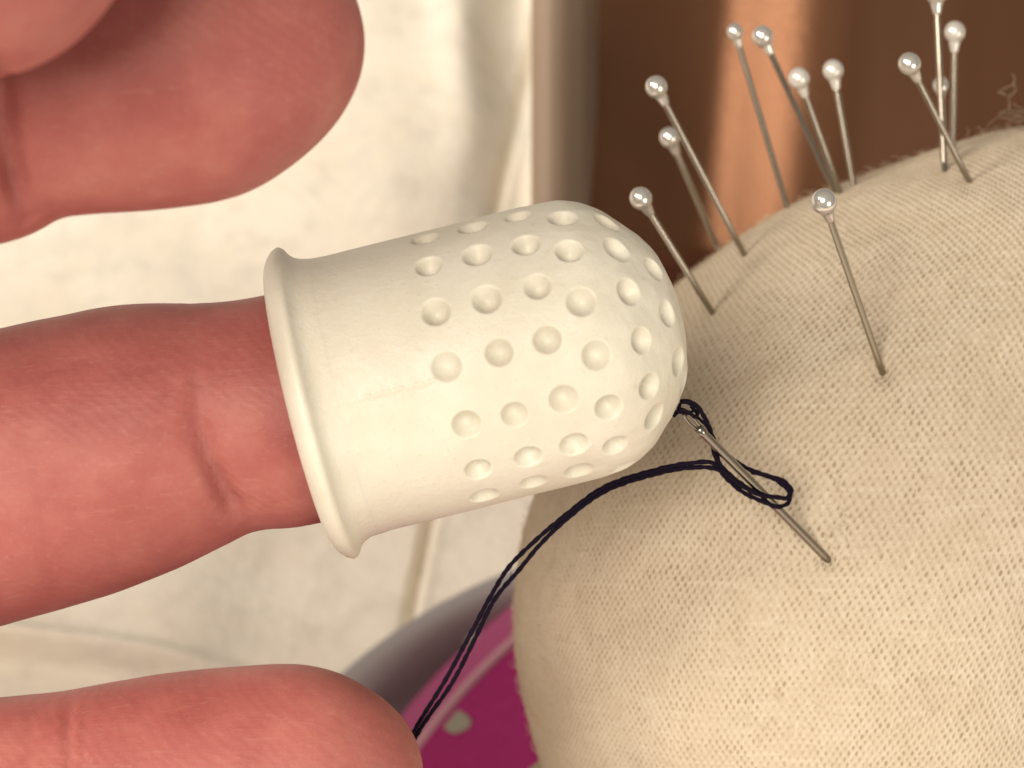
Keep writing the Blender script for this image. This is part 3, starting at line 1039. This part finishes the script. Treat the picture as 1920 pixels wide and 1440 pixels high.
def strand(name, pts, parent, r=0.135, twist=1.3, seed=0):
    P = np.array([pix(x, y, d) for x, y, d in pts])
    n0 = 400
    c = spline(P, n0)
    L = np.linalg.norm(np.diff(c, axis=0), axis=1).sum()
    n = int(max(60, L / 0.09))
    c = spline(P, n)
    t, nn, bb = frames(c)
    parts = []
    al = np.linspace(0, L, n)
    for k in (0, 1):
        ph_ = al * 2 * np.pi / twist + k * np.pi + seed
        pth = c + 0.03 * (np.cos(ph_)[:, None] * nn + np.sin(ph_)[:, None] * bb)
        parts.append(tube(pth, r * (1 + 0.10 * np.sin(al * 5 + seed * 3 + k)), 7))
    r2 = np.random.default_rng(seed + 50)
    for _ in range(int(L * 0.9)):                        # stray hairs
        i = r2.integers(2, n - 2)
        dv = r2.normal(size=3); dv /= np.linalg.norm(dv)
        ss = np.linspace(0, 1, 4)[:, None]
        h = r2.uniform(0.2, 0.4)
        parts.append(tube(c[i] + dv * h * ss + t[i] * h * 0.8 * ss**2, 0.012, 3, False))
    v, q, tt_ = join(parts)
    return mesh_from(name, c2w(v) - th_root_o, q, M_THREAD, parent, tris=tt_)


th_root_o = c2w(pix(1345, 870, 152.0))
thread = empty('sewing_thread', th_root_o, 'doubled dark navy thread looped round the needle and trailing to a fingertip', 'thread')
F_ = lambda x, y, o: (x, y, float(ndep(x, y)) + o)
tailA = [(738, 1440, 160.5), (786, 1354, 158), (835, 1275, 157), (880, 1193, 156), (921, 1116, 155.5), (955, 1062, 155), (1000, 1017, 155), (1060, 966, 154.5), (1130, 915, 154),
         (1215, 885, 153.2), (1290, 869, 152.6)]
tailB = [(744, 1447, 160.8), (794, 1358, 158.2), (850, 1277, 157.2), (892, 1195, 156.2), (932, 1117, 155.5), (972, 1070, 155), (1008, 1026, 155), (1064, 972, 154.6), (1133, 922, 154.1),
         (1217, 892, 153.3), (1292, 877, 152.7)]
strand('strand', tailA + [F_(1336, 868, -0.4), F_(1356, 890, -0.5), F_(1392, 922, -0.5), F_(1432, 941, -0.6), F_(1462, 950, -0.6), F_(1479, 941, -0.4), F_(1480, 925, 0.0),
                          F_(1462, 905, 0.3), F_(1432, 890, 0.5), F_(1404, 880, 0.7), F_(1372, 860, 0.7), F_(1350, 840, 0.6)], thread, seed=1)
strand('strand', tailB + [F_(1334, 877, -0.5), F_(1352, 882, -0.7), F_(1380, 903, -0.8), F_(1420, 926, -0.8), F_(1455, 932, -0.6), F_(1478, 932, -0.3), F_(1484, 920, 0.1),
                          F_(1470, 903, 0.4), F_(1440, 893, 0.6), F_(1410, 885, 0.6)], thread, seed=2)
strand('eye_loop', [F_(1262, 781, -0.3), F_(1274, 773, -0.4), F_(1284, 775, -0.5), F_(1296, 774, -0.4), F_(1300, 766, -0.1), F_(1288, 755, 0.1), F_(1276, 757, 0.0), F_(1272, 768, -0.3)], thread, seed=3, r=0.085)
strand('eye_loop', [F_(1277, 752, 0.1), F_(1292, 753, 0.0), F_(1308, 763, 0.1), F_(1320, 781, 0.3), F_(1330, 802, 0.5), F_(1336, 826, 0.6), F_(1338, 846, 0.3), F_(1344, 862, -0.3),
                    F_(1364, 886, -0.6), F_(1398, 913, -0.6), F_(1436, 934, -0.4)], thread, seed=4)
strand('eye_loop', [F_(1284, 777, 0.4), F_(1300, 779, 0.3), F_(1316, 790, 0.4), F_(1330, 806, 0.6), F_(1340, 826, 0.7), F_(1344, 850, 0.2), F_(1352, 874, -0.4), F_(1374, 893, -0.5)], thread, seed=5, r=0.085)

strand('eye_loop', [F_(1264, 776, -0.1), F_(1276, 768, -0.5), F_(1290, 772, -0.6), F_(1302, 782, -0.4), F_(1308, 776, 0.2), F_(1296, 762, 0.3)], thread, seed=6, r=0.10)

# ------------------------------------------------------------------ lint on the cushion ridge
lint_o = c2w(pix(1880, 245, 187.0))
lint = empty('lint_curl', lint_o, 'curled brown grey lint fibres caught on the ridge of the cushion', 'lint')
LD = 184.0
curls = [[(1893, 205), (1892, 188), (1882, 176), (1872, 173), (1885, 165), (1900, 158), (1902, 146), (1898, 138)],
         [(1902, 158), (1904, 170), (1894, 180), (1890, 190)],
         [(1848, 244), (1855, 232), (1868, 222), (1890, 214), (1912, 216)],
         [(1892, 204), (1880, 210), (1872, 219), (1895, 222), (1915, 218), (1922, 228)],
         [(1899, 194), (1912, 202), (1924, 206), (1940, 214)],
         [(1875, 212), (1900, 208), (1925, 212), (1915, 226), (1890, 228)],
         [(1905, 236), (1918, 226), (1930, 232), (1922, 240), (1906, 242)],
         [(1812, 258), (1817, 244), (1812, 238)], [(1690, 306), (1694, 296), (1704, 292)]]
for k, cpts in enumerate(curls):
    P = np.array([pix(x, y, LD + 0.6 * math.sin(2.1 * i + k)) for i, (x, y) in enumerate(cpts)])
    v, q, t = tube(spline(P, 40), 0.055 if k < 2 else 0.04, 6)
    mesh_from('fibre', c2w(v) - lint_o, q, M_LINT, lint, tris=t)
